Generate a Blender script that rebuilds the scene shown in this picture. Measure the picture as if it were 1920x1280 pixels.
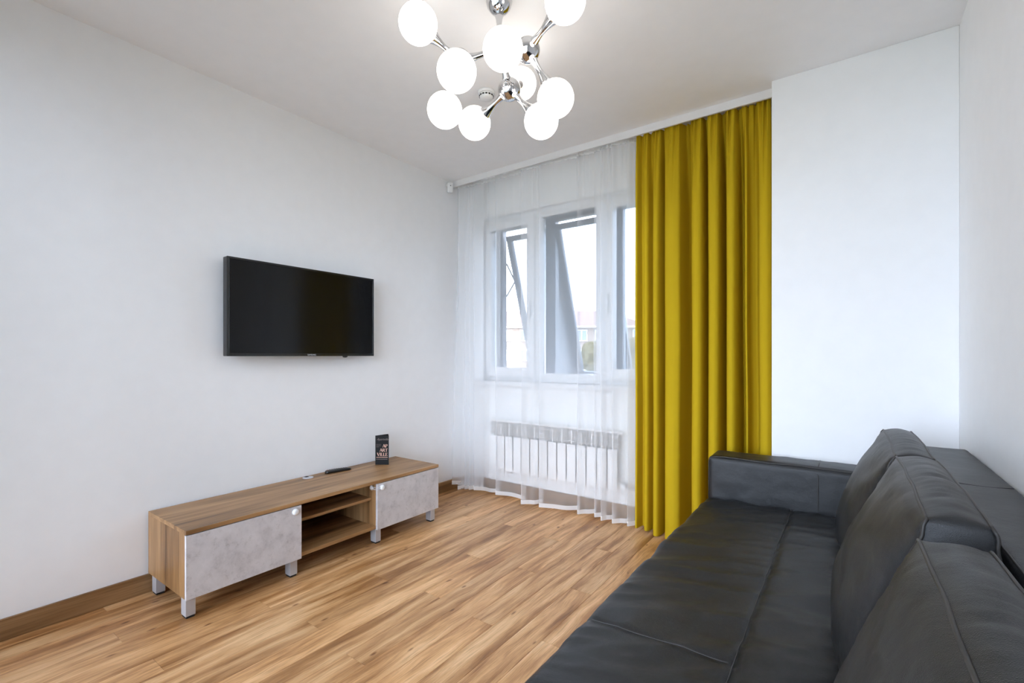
import bpy, bmesh, math, random
from mathutils import Vector, Matrix, noise

# ------------------------------------------------------------------ scene, camera, world, exposure
sc = bpy.context.scene
for o in list(bpy.data.objects):
    bpy.data.objects.remove(o)
COL = sc.collection
random.seed(7)

cam_d = bpy.data.cameras.new('camera')
cam_d.sensor_width = 36.0
cam_d.lens = 880.2 / 1920 * 36.0
cam_d.shift_y = 26 / 1920
cam_d.clip_start = 0.02
cam_d.clip_end = 600
cam = bpy.data.objects.new('camera', cam_d)
COL.objects.link(cam)
cam.location = (2.836, 0.0, 1.1744)
cam.rotation_euler = (math.pi / 2, 0, math.atan2(.5833, .8123))
sc.camera = cam

SKY_STRENGTH = 3.1
GLOBE_STRENGTH = 1.15
sc.view_settings.view_transform = 'Standard'
sc.view_settings.look = 'None'
sc.view_settings.gamma = 1
sc.view_settings.use_curve_mapping = False
sc.view_settings.exposure = 1.88
sc.cycles.use_denoising = True
sc.cycles.max_bounces = 10
sc.cycles.diffuse_bounces = 6
sc.cycles.glossy_bounces = 3
sc.cycles.use_adaptive_sampling = True
sc.cycles.adaptive_threshold = .03
sc.cycles.transparent_max_bounces = 16
sc.cycles.caustics_reflective = False
sc.cycles.caustics_refractive = False

world = bpy.data.worlds.new('sky')
sc.world = world
world.use_nodes = True
wt = world.node_tree
wt.nodes.clear()
w_out = wt.nodes.new('ShaderNodeOutputWorld')
w_bg = wt.nodes.new('ShaderNodeBackground')
w_tc = wt.nodes.new('ShaderNodeTexCoord')
w_map = wt.nodes.new('ShaderNodeMapping')
w_map.inputs['Scale'].default_value = (1.6, 1.6, 5.0)
w_noise = wt.nodes.new('ShaderNodeTexNoise')
w_noise.inputs['Scale'].default_value = 2.2
w_noise.inputs['Detail'].default_value = 6
w_ramp = wt.nodes.new('ShaderNodeValToRGB')
w_ramp.color_ramp.elements[0].position = .40
w_ramp.color_ramp.elements[0].color = (.68, .78, 1.0, 1)
w_ramp.color_ramp.elements[1].position = .60
w_ramp.color_ramp.elements[1].color = (.90, .935, 1.03, 1)
wt.links.new(w_tc.outputs['Generated'], w_map.inputs['Vector'])
wt.links.new(w_map.outputs['Vector'], w_noise.inputs['Vector'])
wt.links.new(w_noise.outputs['Fac'], w_ramp.inputs['Fac'])
wt.links.new(w_ramp.outputs['Color'], w_bg.inputs['Color'])
w_bg.inputs['Strength'].default_value = SKY_STRENGTH
wt.links.new(w_bg.outputs['Background'], w_out.inputs['Surface'])


# ------------------------------------------------------------------ materials
def srgb(r, g, b):
    f = lambda v: (v / 255 / 12.92) if v / 255 <= .04045 else ((v / 255 + .055) / 1.055) ** 2.4
    return (f(r), f(g), f(b), 1)


class NT:
    def __init__(self, name):
        self.m = bpy.data.materials.new(name)
        self.m.use_nodes = True
        self.t = self.m.node_tree
        self.p = self.t.nodes['Principled BSDF']
        self.out = self.t.nodes['Material Output']

    def n(self, typ, **kw):
        nd = self.t.nodes.new('ShaderNode' + typ)
        for k, v in kw.items():
            if k in nd.inputs:
                nd.inputs[k].default_value = v
            else:
                setattr(nd, k, v)
        return nd

    def l(self, a, b):
        self.t.links.new(a, b)

    def ramp(self, stops):
        r = self.n('ValToRGB')
        e = r.color_ramp.elements
        while len(e) < len(stops):
            e.new(.5)
        for el, (p, c) in zip(e, stops):
            el.position = p
            el.color = c
        return r

    def coords(self, scale=(1, 1, 1), rnd=False):
        tc = self.n('TexCoord')
        mp = self.n('Mapping')
        mp.inputs['Scale'].default_value = scale
        src = tc.outputs['Object']
        if rnd:
            oi = self.n('ObjectInfo')
            mu = self.n('VectorMath', operation='SCALE')
            cb = self.n('CombineXYZ')
            self.l(oi.outputs['Random'], cb.inputs[0])
            self.l(oi.outputs['Random'], cb.inputs[1])
            mu.inputs['Scale'].default_value = 37.0
            self.l(cb.outputs[0], mu.inputs[0])
            ad = self.n('VectorMath', operation='ADD')
            self.l(src, ad.inputs[0])
            self.l(mu.outputs[0], ad.inputs[1])
            src = ad.outputs[0]
        self.l(src, mp.inputs['Vector'])
        return mp.outputs['Vector']

    def bump(self, h, strength=.2, dist=.002):
        b = self.n('Bump', Strength=strength, Distance=dist)
        self.l(h, b.inputs['Height'])
        self.l(b.outputs['Normal'], self.p.inputs['Normal'])
        return b


def plain(name, col, rough=.5, metal=0.0, spec=.5, bump=None):
    t = NT(name)
    v = t.coords((1, 1, 1))
    nz = t.n('TexNoise', Scale=12.0, Detail=3.0)
    t.l(v, nz.inputs['Vector'])
    c0 = tuple(x * .99 for x in col[:3]) + (1,)
    c1 = tuple(min(1, x * 1.01) for x in col[:3]) + (1,)
    r = t.ramp([(.3, c0), (.7, c1)])
    t.l(nz.outputs['Fac'], r.inputs['Fac'])
    t.l(r.outputs['Color'], t.p.inputs['Base Color'])
    t.p.inputs['Roughness'].default_value = rough
    t.p.inputs['Metallic'].default_value = metal
    t.p.inputs['Specular IOR Level'].default_value = spec
    if bump:
        nb = t.n('TexNoise', Scale=bump[0], Detail=4.0)
        t.l(v, nb.inputs['Vector'])
        t.bump(nb.outputs['Fac'], bump[1], bump[2])
    return t.m


M = {}
M['wall'] = plain('wall_paint', (.90, .90, .90), .7, spec=.25)
M['ceiling'] = plain('ceiling_paint', (.93, .92, .925), .55, spec=.3)
M['white_plastic'] = plain('white_plastic', (.82, .82, .82), .35)
M['fascia'] = plain('white_fascia', (.82, .81, .81), .35)
M['pvc'] = plain('white_pvc', (.80, .80, .81), .3)
M['rad'] = plain('radiator_enamel', (.86, .85, .84), .3)
M['rad_fin_shade'] = plain('radiator_enamel_shade_tone', (.50, .48, .46), .4)  # radiator enamel darkened, shade of the recessed gaps put into the colour
M['chrome'] = plain('chrome', (.62, .62, .63), .07, 1.0)
M['alu'] = plain('painted_aluminium_leg', (.52, .52, .54), .4, .25)
M['black'] = plain('black_plastic', (.012, .012, .013), .3)
M['tv_frame'] = plain('tv_gloss_frame', (.010, .010, .011), .22)
M['rubber'] = plain('black_rubber', (.012, .012, .012), .7)
M['grey_alu'] = plain('grey_facade_aluminium', (.20, .20, .22), .45)
M['key'] = plain('remote_key', (.05, .05, .055), .5)
M['red_key'] = plain('remote_red_key', (.35, .02, .02), .5)
M['paper_black'] = plain('black_card', (.010, .009, .009), .6, spec=.2)
M['print_pink'] = plain('salmon_print', srgb(236, 190, 170), .6)
M['print_grey'] = plain('grey_print', srgb(118, 105, 100), .6)
M['logo'] = plain('silver_logo', (.6, .6, .62), .4)
M['grom'] = plain('grommet_plastic', (.52, .53, .58), .35)
M['dark'] = plain('dark_slot', (.02, .02, .02), .8)
M['thread'] = plain('seam_thread', (.045, .043, .042), .6)
M['backpanel'] = plain('dark_back_panel', (.03, .022, .014), .7)


def leather(name):
    t = NT(name)
    v = t.coords((1, 1, 1))
    nz = t.n('TexNoise', Scale=7.0, Detail=5.0)
    t.l(v, nz.inputs['Vector'])
    r = t.ramp([(.25, (.0105, .0112, .0125, 1)), (.75, (.0185, .0190, .0205, 1))])
    t.l(nz.outputs['Fac'], r.inputs['Fac'])
    t.l(r.outputs['Color'], t.p.inputs['Base Color'])
    rr = t.n('MapRange')
    rr.inputs['To Min'].default_value = .34
    rr.inputs['To Max'].default_value = .50
    t.l(nz.outputs['Fac'], rr.inputs['Value'])
    t.l(rr.outputs[0], t.p.inputs['Roughness'])
    t.p.inputs['Specular IOR Level'].default_value = .42
    vo = t.n('TexVoronoi', Scale=420.0, feature='DISTANCE_TO_EDGE')
    t.l(v, vo.inputs['Vector'])
    n2 = t.n('TexNoise', Scale=45.0, Detail=6.0)
    t.l(v, n2.inputs['Vector'])
    ad = t.n('Math', operation='MULTIPLY_ADD')
    t.l(vo.outputs['Distance'], ad.inputs[0])
    ad.inputs[1].default_value = .6
    t.l(n2.outputs['Fac'], ad.inputs[2])
    t.bump(ad.outputs[0], .45, .0022)
    return t.m


M['leather'] = leather('dark_leather')
M['piping'] = plain('leather_piping', (.030, .027, .025), .5)


def floor_wood(name, dark=1.0):
    t = NT(name)
    v = t.coords((1, 1, 1), rnd=True)

    def mp(src, scale):
        m = t.n('Mapping')
        m.inputs['Scale'].default_value = scale
        t.l(src, m.inputs['Vector'])
        return m.outputs['Vector']
    warp = t.n('TexNoise', Scale=1.0, Detail=2.0)
    t.l(mp(v, (9, 2.2, 9)), warp.inputs['Vector'])
    wv = t.n('VectorMath', operation='MULTIPLY_ADD')
    t.l(warp.outputs['Color'], wv.inputs[0])
    wv.inputs[1].default_value = (.06, .14, 0)
    t.l(v, wv.inputs[2])
    band = t.n('TexNoise', Scale=1.0, Detail=7.0, Roughness=.62)
    t.l(mp(wv.outputs[0], (15, 1.3, 15)), band.inputs['Vector'])
    r = t.ramp([(.28, srgb(120, 84, 58)), (.41, srgb(168, 126, 90)), (.52, srgb(208, 166, 126)), (.66, srgb(234, 198, 158))])
    t.l(band.outputs['Fac'], r.inputs['Fac'])
    fib = t.n('TexNoise', Scale=1.0, Detail=5.0, Roughness=.7)
    t.l(mp(wv.outputs[0], (260, 6.0, 260)), fib.inputs['Vector'])
    fr = t.ramp([(.36, (.52, .47, .43, 1)), (.50, (1, 1, 1, 1)), (.70, (1.0, 1.0, 1.0, 1))])
    t.l(fib.outputs['Fac'], fr.inputs['Fac'])
    mul = t.n('MixRGB', blend_type='MULTIPLY', Fac=.65)
    t.l(r.outputs['Color'], mul.inputs[1])
    t.l(fr.outputs['Color'], mul.inputs[2])
    # dark thin grain lines
    ln = t.n('TexNoise', Scale=1.0, Detail=2.0)
    t.l(mp(wv.outputs[0], (110, 1.6, 110)), ln.inputs['Vector'])
    lr = t.ramp([(.30, (.50, .42, .36, 1)), (.37, (1, 1, 1, 1))])
    t.l(ln.outputs['Fac'], lr.inputs['Fac'])
    mul2 = t.n('MixRGB', blend_type='MULTIPLY', Fac=.55)
    t.l(mul.outputs[0], mul2.inputs[1])
    t.l(lr.outputs['Color'], mul2.inputs[2])
    # knots
    vo = t.n('TexVoronoi', Scale=1.0)
    vo.inputs['Randomness'].default_value = 1.0
    t.l(mp(wv.outputs[0], (13, 4.6, .01)), vo.inputs['Vector'])
    kr = t.ramp([(.05, (.30, .20, .14, 1)), (.11, (1, 1, 1, 1))])
    t.l(vo.outputs['Distance'], kr.inputs['Fac'])
    mul3 = t.n('MixRGB', blend_type='MULTIPLY', Fac=.85)
    t.l(mul2.outputs[0], mul3.inputs[1])
    t.l(kr.outputs['Color'], mul3.inputs[2])
    # plank to plank tone
    oi = t.n('ObjectInfo')
    tr = t.n('MapRange')
    tr.inputs['To Min'].default_value = .92 * dark
    tr.inputs['To Max'].default_value = 1.16 * dark
    t.l(oi.outputs['Random'], tr.inputs['Value'])
    hs = t.n('HueSaturation')
    t.l(tr.outputs[0], hs.inputs['Value'])
    hs.inputs['Saturation'].default_value = 1.14
    t.l(mul3.outputs[0], hs.inputs['Color'])
    t.l(hs.outputs['Color'], t.p.inputs['Base Color'])
    t.p.inputs['Roughness'].default_value = .36
    t.p.inputs['Specular IOR Level'].default_value = .5
    t.bump(fib.outputs['Fac'], .12, .0008)
    return t.m


M['floor'] = floor_wood('floor_laminate')
M['slab'] = plain('floor_underlay', (.10, .07, .05), .8)


def oak(name, axis, tone=1.0):
    t = NT(name)
    v = t.coords((1, 1, 1))

    def mp(src, sc_):
        m = t.n('Mapping')
        m.inputs['Scale'].default_value = sc_
        t.l(src, m.inputs['Vector'])
        return m.outputs['Vector']
    a, b = (14, 1.0), (130, 4)
    s1 = {'y': (a[0], a[1], a[0]), 'z': (a[0], a[0], a[1])}[axis]
    s2 = {'y': (b[0], b[1], b[0]), 'z': (b[0], b[0], b[1])}[axis]
    n1 = t.n('TexNoise', Scale=1.0, Detail=5.0, Distortion=.6)
    t.l(mp(v, s1), n1.inputs['Vector'])
    k = tone
    r = t.ramp([(.28, tuple(x * k for x in srgb(100, 70, 40)[:3]) + (1,)), (.45, tuple(x * k for x in srgb(150, 112, 72)[:3]) + (1,)),
                (.66, tuple(x * k for x in srgb(184, 144, 100)[:3]) + (1,))])
    t.l(n1.outputs['Fac'], r.inputs['Fac'])
    n2 = t.n('TexNoise', Scale=1.0, Detail=4.0)
    t.l(mp(v, s2), n2.inputs['Vector'])
    fr = t.ramp([(.34, (.62, .58, .54, 1)), (.52, (1, 1, 1, 1))])
    t.l(n2.outputs['Fac'], fr.inputs['Fac'])
    mul = t.n('MixRGB', blend_type='MULTIPLY', Fac=.55)
    t.l(r.outputs['Color'], mul.inputs[1])
    t.l(fr.outputs['Color'], mul.inputs[2])
    t.l(mul.outputs[0], t.p.inputs['Base Color'])
    t.p.inputs['Roughness'].default_value = .42
    t.bump(n2.outputs['Fac'], .1, .0006)
    return t.m


M['oak_y'] = oak('oak_board_lengthwise', 'y')
M['oak_z'] = oak('oak_board_upright', 'z', .92)
M['baseboard'] = oak('baseboard_wood', 'y', .78)


def baseboard_x():
    t = NT('baseboard_wood_across')
    v = t.coords((1.0, 14, 14))
    n1 = t.n('TexNoise', Scale=1.0, Detail=5.0)
    t.l(v, n1.inputs['Vector'])
    r = t.ramp([(.3, srgb(92, 66, 40)), (.65, srgb(150, 116, 78))])
    t.l(n1.outputs['Fac'], r.inputs['Fac'])
    t.l(r.outputs['Color'], t.p.inputs['Base Color'])
    t.p.inputs['Roughness'].default_value = .42
    return t.m


M['baseboard_x'] = baseboard_x()


def concrete():
    t = NT('concrete_laminate')
    v = t.coords((1, 1, 1), rnd=True)
    n1 = t.n('TexNoise', Scale=11.0, Detail=8.0, Roughness=.68)
    t.l(v, n1.inputs['Vector'])
    r = t.ramp([(.30, srgb(178, 175, 178)), (.48, srgb(200, 197, 199)), (.70, srgb(212, 209, 211))])
    t.l(n1.outputs['Fac'], r.inputs['Fac'])
    n2 = t.n('TexNoise', Scale=38.0, Detail=6.0, Roughness=.7)
    t.l(v, n2.inputs['Vector'])
    fr = t.ramp([(.32, (.68, .67, .66, 1)), (.44, (1, 1, 1, 1))])
    t.l(n2.outputs['Fac'], fr.inputs['Fac'])
    mul = t.n('MixRGB', blend_type='MULTIPLY', Fac=.6)
    t.l(r.outputs['Color'], mul.inputs[1])
    t.l(fr.outputs['Color'], mul.inputs[2])
    t.l(mul.outputs[0], t.p.inputs['Base Color'])
    t.p.inputs['Roughness'].default_value = .5
    t.bump(n2.outputs['Fac'], .06, .0006)
    return t.m


M['concrete'] = concrete()


def globe_glass():
    t = NT('lit_opal_glass')
    v = t.coords((1, 1, 1))
    nz = t.n('TexNoise', Scale=3.0)
    t.l(v, nz.inputs['Vector'])
    r = t.ramp([(.3, (1, .93, .85, 1)), (.7, (1, .94, .87, 1))])
    t.l(nz.outputs['Fac'], r.inputs['Fac'])
    t.p.inputs['Base Color'].default_value = (.85, .85, .85, 1)
    t.p.inputs['Roughness'].default_value = .25
    t.l(r.outputs['Color'], t.p.inputs['Emission Color'])
    t.p.inputs['Emission Strength'].default_value = GLOBE_STRENGTH
    return t.m


M['globe'] = globe_glass()


def screen():
    t = NT('tv_screen')
    v = t.coords((1, 1, 1))
    nz = t.n('TexNoise', Scale=2.0)
    t.l(v, nz.inputs['Vector'])
    r = t.ramp([(.3, (.004, .004, .0045, 1)), (.7, (.006, .006, .006, 1))])
    t.l(nz.outputs['Fac'], r.inputs['Fac'])
    t.l(r.outputs['Color'], t.p.inputs['Base Color'])
    t.p.inputs['Roughness'].default_value = .12
    t.p.inputs['Specular IOR Level'].default_value = .28
    return t.m


M['screen'] = screen()


def glass(name, tint=(.92, .95, .96), refl=.06):
    t = NT(name)
    nt = t.t
    tr = nt.nodes.new('ShaderNodeBsdfTransparent')
    v = t.coords((1, 1, 1))
    nz = t.n('TexNoise', Scale=1.5)
    t.l(v, nz.inputs['Vector'])
    r = t.ramp([(.3, tint + (1,)), (.7, tuple(min(1, x * 1.01) for x in tint) + (1,))])
    t.l(nz.outputs['Fac'], r.inputs['Fac'])
    t.l(r.outputs['Color'], tr.inputs['Color'])
    gl = nt.nodes.new('ShaderNodeBsdfGlossy')
    gl.inputs['Roughness'].default_value = .02
    fz = t.n('Fresnel', IOR=1.45)
    mx = nt.nodes.new('ShaderNodeMixShader')
    t.l(fz.outputs[0], mx.inputs[0])
    t.l(tr.outputs[0], mx.inputs[1])
    t.l(gl.outputs[0], mx.inputs[2])
    t.l(mx.outputs[0], t.out.inputs['Surface'])
    return t.m


M['glass'] = glass('window_glass')
M['tint_glass'] = glass('facade_glass', (.78, .82, .86))
M['clear_plastic'] = plain('clear_plastic_strap', (.55, .56, .58), .25)


def fabric(name, col, opacity, transl, weave=900.0, rough=.9, c2=None):
    t = NT(name)
    nt = t.t
    v = t.coords((1, 1, 1))
    nz = t.n('TexNoise', Scale=weave, Detail=2.0)
    t.l(v, nz.inputs['Vector'])
    c0 = tuple(x * .985 for x in col) + (1,)
    c1 = tuple(min(1, x * 1.015) for x in col) + (1,)
    r = t.ramp([(.3, c0), (.7, c1)])
    t.l(nz.outputs['Fac'], r.inputs['Fac'])
    df = nt.nodes.new('ShaderNodeBsdfDiffuse')
    tl = nt.nodes.new('ShaderNodeBsdfTranslucent')
    t.l(r.outputs['Color'], df.inputs['Color'])
    t.l(r.outputs['Color'], tl.inputs['Color'])
    mx = nt.nodes.new('ShaderNodeMixShader')
    mx.inputs[0].default_value = transl
    t.l(df.outputs[0], mx.inputs[1])
    t.l(tl.outputs[0], mx.inputs[2])
    last = mx.outputs[0]
    if opacity < 1:
        tr = nt.nodes.new('ShaderNodeBsdfTransparent')
        m2 = nt.nodes.new('ShaderNodeMixShader')
        m2.inputs[0].default_value = opacity
        t.l(tr.outputs[0], m2.inputs[1])
        t.l(last, m2.inputs[2])
        last = m2.outputs[0]
    t.l(last, t.out.inputs['Surface'])
    return t.m


M['sheer'] = fabric('white_voile', (.92, .92, .93), .27, .45)
M['sheer_hem'] = fabric('white_voile_hem', (.88, .87, .86), .88, .3)
M['mustard'] = fabric('mustard_cloth', (.60, .41, .018), 1.0, .18)


# ------------------------------------------------------------------ geometry helpers
def link(name, me, mat, parent=None, smooth=False):
    if smooth:
        me.polygons.foreach_set('use_smooth', [True] * len(me.polygons))
    if mat:
        me.materials.append(mat)
    o = bpy.data.objects.new(name, me)
    COL.objects.link(o)
    if parent is not None:
        o.parent = parent
        o.matrix_parent_inverse = world_loc(parent).inverted()
    return o


def world_loc(o):
    m = o.matrix_basis.copy()
    p = o
    while p.parent is not None:
        m = p.parent.matrix_basis @ p.matrix_parent_inverse @ m if False else p.parent.matrix_basis @ (p.matrix_parent_inverse @ m)
        p = p.parent
    return m


def thing(name, label, cat, loc, group=None):
    o = bpy.data.objects.new(name, None)
    o.empty_display_size = .05
    COL.objects.link(o)
    o.location = loc
    o['label'] = label
    o['category'] = cat
    if group:
        o['group'] = group
    return o


def tag(o, label, cat, group=None):
    o['label'] = label
    o['category'] = cat
    if group:
        o['group'] = group
    return o


def struct(o, label=None):
    o['kind'] = 'structure'
    if label:
        o['label'] = label
    return o


def from_bm(bm, name, mat, parent=None, smooth=False):
    bmesh.ops.recalc_face_normals(bm, faces=bm.faces)
    me = bpy.data.meshes.new(name)
    bm.to_mesh(me)
    bm.free()
    return link(name, me, mat, parent, smooth)


def add_box(bm, lo, hi, bevel=0, seg=2):
    r = bmesh.ops.create_cube(bm, size=1)
    vs = r['verts']
    lo, hi = Vector(lo), Vector(hi)
    for v in vs:
        v.co = Vector([(lo[i] + hi[i]) / 2 + v.co[i] * (hi[i] - lo[i]) for i in range(3)])
    if bevel:
        es = list({e for v in vs for e in v.link_edges})
        bmesh.ops.bevel(bm, geom=es, offset=bevel, segments=seg, affect='EDGES', profile=.5)


def box(name, lo, hi, mat, parent=None, bevel=0, seg=2, smooth=False):
    bm = bmesh.new()
    add_box(bm, lo, hi, bevel, seg)
    return from_bm(bm, name, mat, parent, smooth)


def boxes(name, items, mat, parent=None, bevel=0):
    bm = bmesh.new()
    for lo, hi in items:
        add_box(bm, lo, hi, bevel)
    return from_bm(bm, name, mat, parent)


def add_lathe(bm, p0, p1, prof, seg=24, cap=True):
    """prof: list of (t, r) along p0->p1"""
    p0, p1 = Vector(p0), Vector(p1)
    d = p1 - p0
    z = d.normalized()
    x = z.orthogonal().normalized()
    y = z.cross(x)
    rings = []
    for t, r in prof:
        c = p0 + d * t
        rings.append([bm.verts.new(c + (x * math.cos(a) + y * math.sin(a)) * max(r, 1e-5))
                      for a in [2 * math.pi * k / seg for k in range(seg)]])
    for a, b in zip(rings, rings[1:]):
        for k in range(seg):
            bm.faces.new((a[k], a[(k + 1) % seg], b[(k + 1) % seg], b[k]))
    if cap:
        bm.faces.new(rings[0][::-1])
        bm.faces.new(rings[-1])


def lathe(name, p0, p1, prof, mat, parent=None, seg=24, smooth=True):
    bm = bmesh.new()
    add_lathe(bm, p0, p1, prof, seg)
    return from_bm(bm, name, mat, parent, smooth)


def add_tube(bm, pts, r, seg=8, closed=False):
    pts = [Vector(p) for p in pts]
    n = len(pts)
    rings = []
    prev = None
    for i, p in enumerate(pts):
        a = pts[(i - 1) % n] if (closed or i > 0) else p
        b = pts[(i + 1) % n] if (closed or i < n - 1) else p
        t = (b - a).normalized()
        if prev is None:
            x = t.orthogonal().normalized()
        else:
            x = (prev - t * prev.dot(t)).normalized()
        prev = x
        y = t.cross(x)
        rings.append([bm.verts.new(p + (x * math.cos(q) + y * math.sin(q)) * r)
                      for q in [2 * math.pi * k / seg for k in range(seg)]])
    rr = rings + ([rings[0]] if closed else [])
    for a, b in zip(rr, rr[1:]):
        for k in range(seg):
            bm.faces.new((a[k], a[(k + 1) % seg], b[(k + 1) % seg], b[k]))
    if not closed:
        bm.faces.new(rings[0][::-1])
        bm.faces.new(rings[-1])


def tube(name, pts, r, mat, parent=None, seg=8, closed=False):
    bm = bmesh.new()
    add_tube(bm, pts, r, seg, closed)
    return from_bm(bm, name, mat, parent, True)


def catmull(P, per):
    out = []
    n = len(P)
    for i in range(n - 1):
        p0 = P[max(i - 1, 0)]
        p1, p2 = P[i], P[i + 1]
        p3 = P[min(i + 2, n - 1)]
        for k in range(per):
            t = k / per
            out.append(tuple(.5 * ((2 * b) + (-a + c) * t + (2 * a - 5 * b + 4 * c - d) * t * t + (-a + 3 * b - 3 * c + d) * t ** 3)
                             for a, b, c, d in zip(p0, p1, p2, p3)))
    out.append(tuple(P[-1]))
    return out


def grid_mesh(name, rows):
    nr, nc = len(rows), len(rows[0])
    vs = [p for r in rows for p in r]
    fs = [(i * nc + j, i * nc + j + 1, (i + 1) * nc + j + 1, (i + 1) * nc + j) for i in range(nr - 1) for j in range(nc - 1)]
    me = bpy.data.meshes.new(name)
    me.from_pydata(vs, [], fs)
    return me


# ------------------------------------------------------------------ room shell
RX, RY0, RY1, RZ = 3.248, -0.5, 3.25, 2.69
OX0, OX1, OZ0, OZ1 = .186, 1.863, .954, 2.384     # window opening

floor = struct(box('floor', (-.1, RY0, -.12), (RX + .1, RY1 + .12, -.009), M['slab']), 'wood laminate floor of long warm brown planks')
struct(box('ceiling', (-.1, RY0 - .1, RZ), (RX + .1, RY1 + .2, RZ + .12), M['ceiling']), 'smooth white ceiling')
struct(box('wall_left', (-.12, RY0 - .1, -.12), (0, RY1 + .2, RZ), M['wall']), 'white wall carrying the television')
struct(box('wall_right', (RX, RY0 - .1, -.12), (RX + .12, RY1 + .2, RZ), M['wall']), 'white wall behind the leather sofa')
wb = boxes('wall_back', [((0, RY0 - .12, -.12), (.16, RY0, RZ)), ((RX - 0.16, RY0 - .12, -.12), (RX, RY0, RZ)),
                         ((0.16, RY0 - .12, 2.56), (RX - .16, RY0, RZ)), ((0.16, RY0 - .12, -.12), (RX - .16, RY0, .02))], M['wall'])
struct(wb, 'white wall behind the camera with a wide opening added to let in daylight')
added_win = bpy.data.objects.new('added_daylight_window', None)  # unseen glazing, added as an extra daylight source for the room
COL.objects.link(added_win)
added_win.location = (1.62, RY0 - .08, .02)
struct(added_win, 'wide glazing added behind the camera to brighten the room')
bx2 = [((.16, RY0 - .10, .02), (.22, RY0 - .04, 2.56)), ((RX - .22, RY0 - .10, .02), (RX - .16, RY0 - .04, 2.56)),
       ((.22, RY0 - .10, 2.50), (RX - .22, RY0 - .04, 2.56)), ((.22, RY0 - .10, .02), (RX - .22, RY0 - .04, .10))]
for k_ in (1, 2):
    xm = .22 + (RX - .44) * k_ / 3
    bx2.append(((xm - .035, RY0 - .10, .10), (xm + .035, RY0 - .04, 2.50)))
boxes('frame', bx2, M['pvc'], added_win, .002)
for k_ in range(3):
    xa = .22 + (RX - .44) * k_ / 3
    xb = .22 + (RX - .44) * (k_ + 1) / 3
    box('pane', (xa + .03, RY0 - .073, .095), (xb - .03, RY0 - .067, 2.505), M['glass'], added_win)
ww = boxes('wall_window', [((0, RY1, -.12), (OX0, RY1 + .2, RZ)), ((OX1, RY1, -.12), (RX, RY1 + .2, RZ)),
                           ((OX0, RY1, -.12), (OX1, RY1 + .2, OZ0)), ((OX0, RY1, OZ1), (OX1, RY1 + .2, RZ))], M['wall'])
struct(ww, 'white wall with the window and radiator')
struct(box('wall_pillar', (2.488, 2.946, 0), (RX, RY1, RZ), M['wall'], bevel=.003), 'white wall projection beside the mustard curtain')
struct(box('trim_1', (0, 3.026, 2.641), (2.488, 3.040, RZ), M['fascia'], bevel=.001), 'white fascia board hiding the curtain track')

# skirting boards
def skirting(name, lo, hi, mat):
    return struct(box(name, lo, hi, mat, bevel=.003))


skirting('baseboard_left', (0, RY0, 0), (.014, RY1, .09), M['baseboard'])
skirting('baseboard_window', (.014, RY1 - .014, 0), (2.488, RY1, .09), M['baseboard_x'])
skirting('baseboard_right', (RX - .014, RY0, 0), (RX, 2.946, .09), M['baseboard'])
skirting('baseboard_pillar', (2.488, 2.932, 0), (RX - .014, 2.946, .09), M['baseboard_x'])


# floor planks: each one is a child of the floor
PW, PL = .116, 1.467
cache = {}


def plank_mesh(w, l):
    k = (round(w, 3), round(l, 3))
    if k not in cache:
        bm = bmesh.new()
        add_box(bm, (-w / 2 + .0003, -l / 2 + .0003, -.008), (w / 2 - .0003, l / 2 - .0003, 0), 0)
        es = [e for e in bm.edges if all(v.co.z > -.001 for v in e.verts)]
        bmesh.ops.bevel(bm, geom=es, offset=.0008, segments=1, affect='EDGES')
        me = bpy.data.meshes.new('plank')
        bmesh.ops.recalc_face_normals(bm, faces=bm.faces)
        bm.to_mesh(me)
        bm.free()
        me.materials.append(M['floor'])
        cache[k] = me
    return cache[k]


inv = world_loc(floor).inverted()
row = 0
x = .068 - PW
while x < RX:
    x0, x1 = max(x, 0), min(x + PW, RX)
    off = {0: 1.12, 1: 1.12 + .978, 2: 1.12 + .489}[(row - 5) % 3] + (.0 if row % 2 else .035)
    y = off - PL * 4
    while y < RY1:
        y0, y1 = max(y, RY0), min(y + PL, RY1)
        if y1 - y0 > .03:
            o = bpy.data.objects.new('plank', plank_mesh(x1 - x0, y1 - y0))
            COL.objects.link(o)
            o.location = ((x0 + x1) / 2, (y0 + y1) / 2, 0)
            o.parent = floor
            o.matrix_parent_inverse = inv
        y += PL
    x += PW
    row += 1

# ------------------------------------------------------------------ window
win = bpy.data.objects.new('window_1', None)
COL.objects.link(win)
win.location = (1.02, 3.30, .954)
struct(win, 'white three-part window behind the sheer curtain')
YF0, YF1 = 3.285, 3.345
SL = (.205, .715)
SR = (1.334, 1.844)
fr = [((OX0, YF0, OZ0), (SL[0] + .02, YF1, OZ1)), ((SR[1] - .02, YF0, OZ0), (OX1, YF1, OZ1)),
      ((SL[0] + .02, YF0, OZ0), (SR[1] - .02, YF1, 1.000)), ((SL[0] + .02, YF0, 2.335), (SR[1] - .02, YF1, OZ1)),
      ((.705, YF0, 1.000), (.783, YF1, 2.335)), ((1.266, YF0, 1.000), (1.344, YF1, 2.335)),
      ((.783, YF0, 1.000), (1.266, YF1, 1.027)), ((.783, YF0, 2.310), (1.266, YF1, 2.335))]
boxes('frame', fr, M['pvc'], win, .002)
box('pane', (.775, 3.312, 1.02), (1.274, 3.318, 2.318), M['glass'], win)


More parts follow.
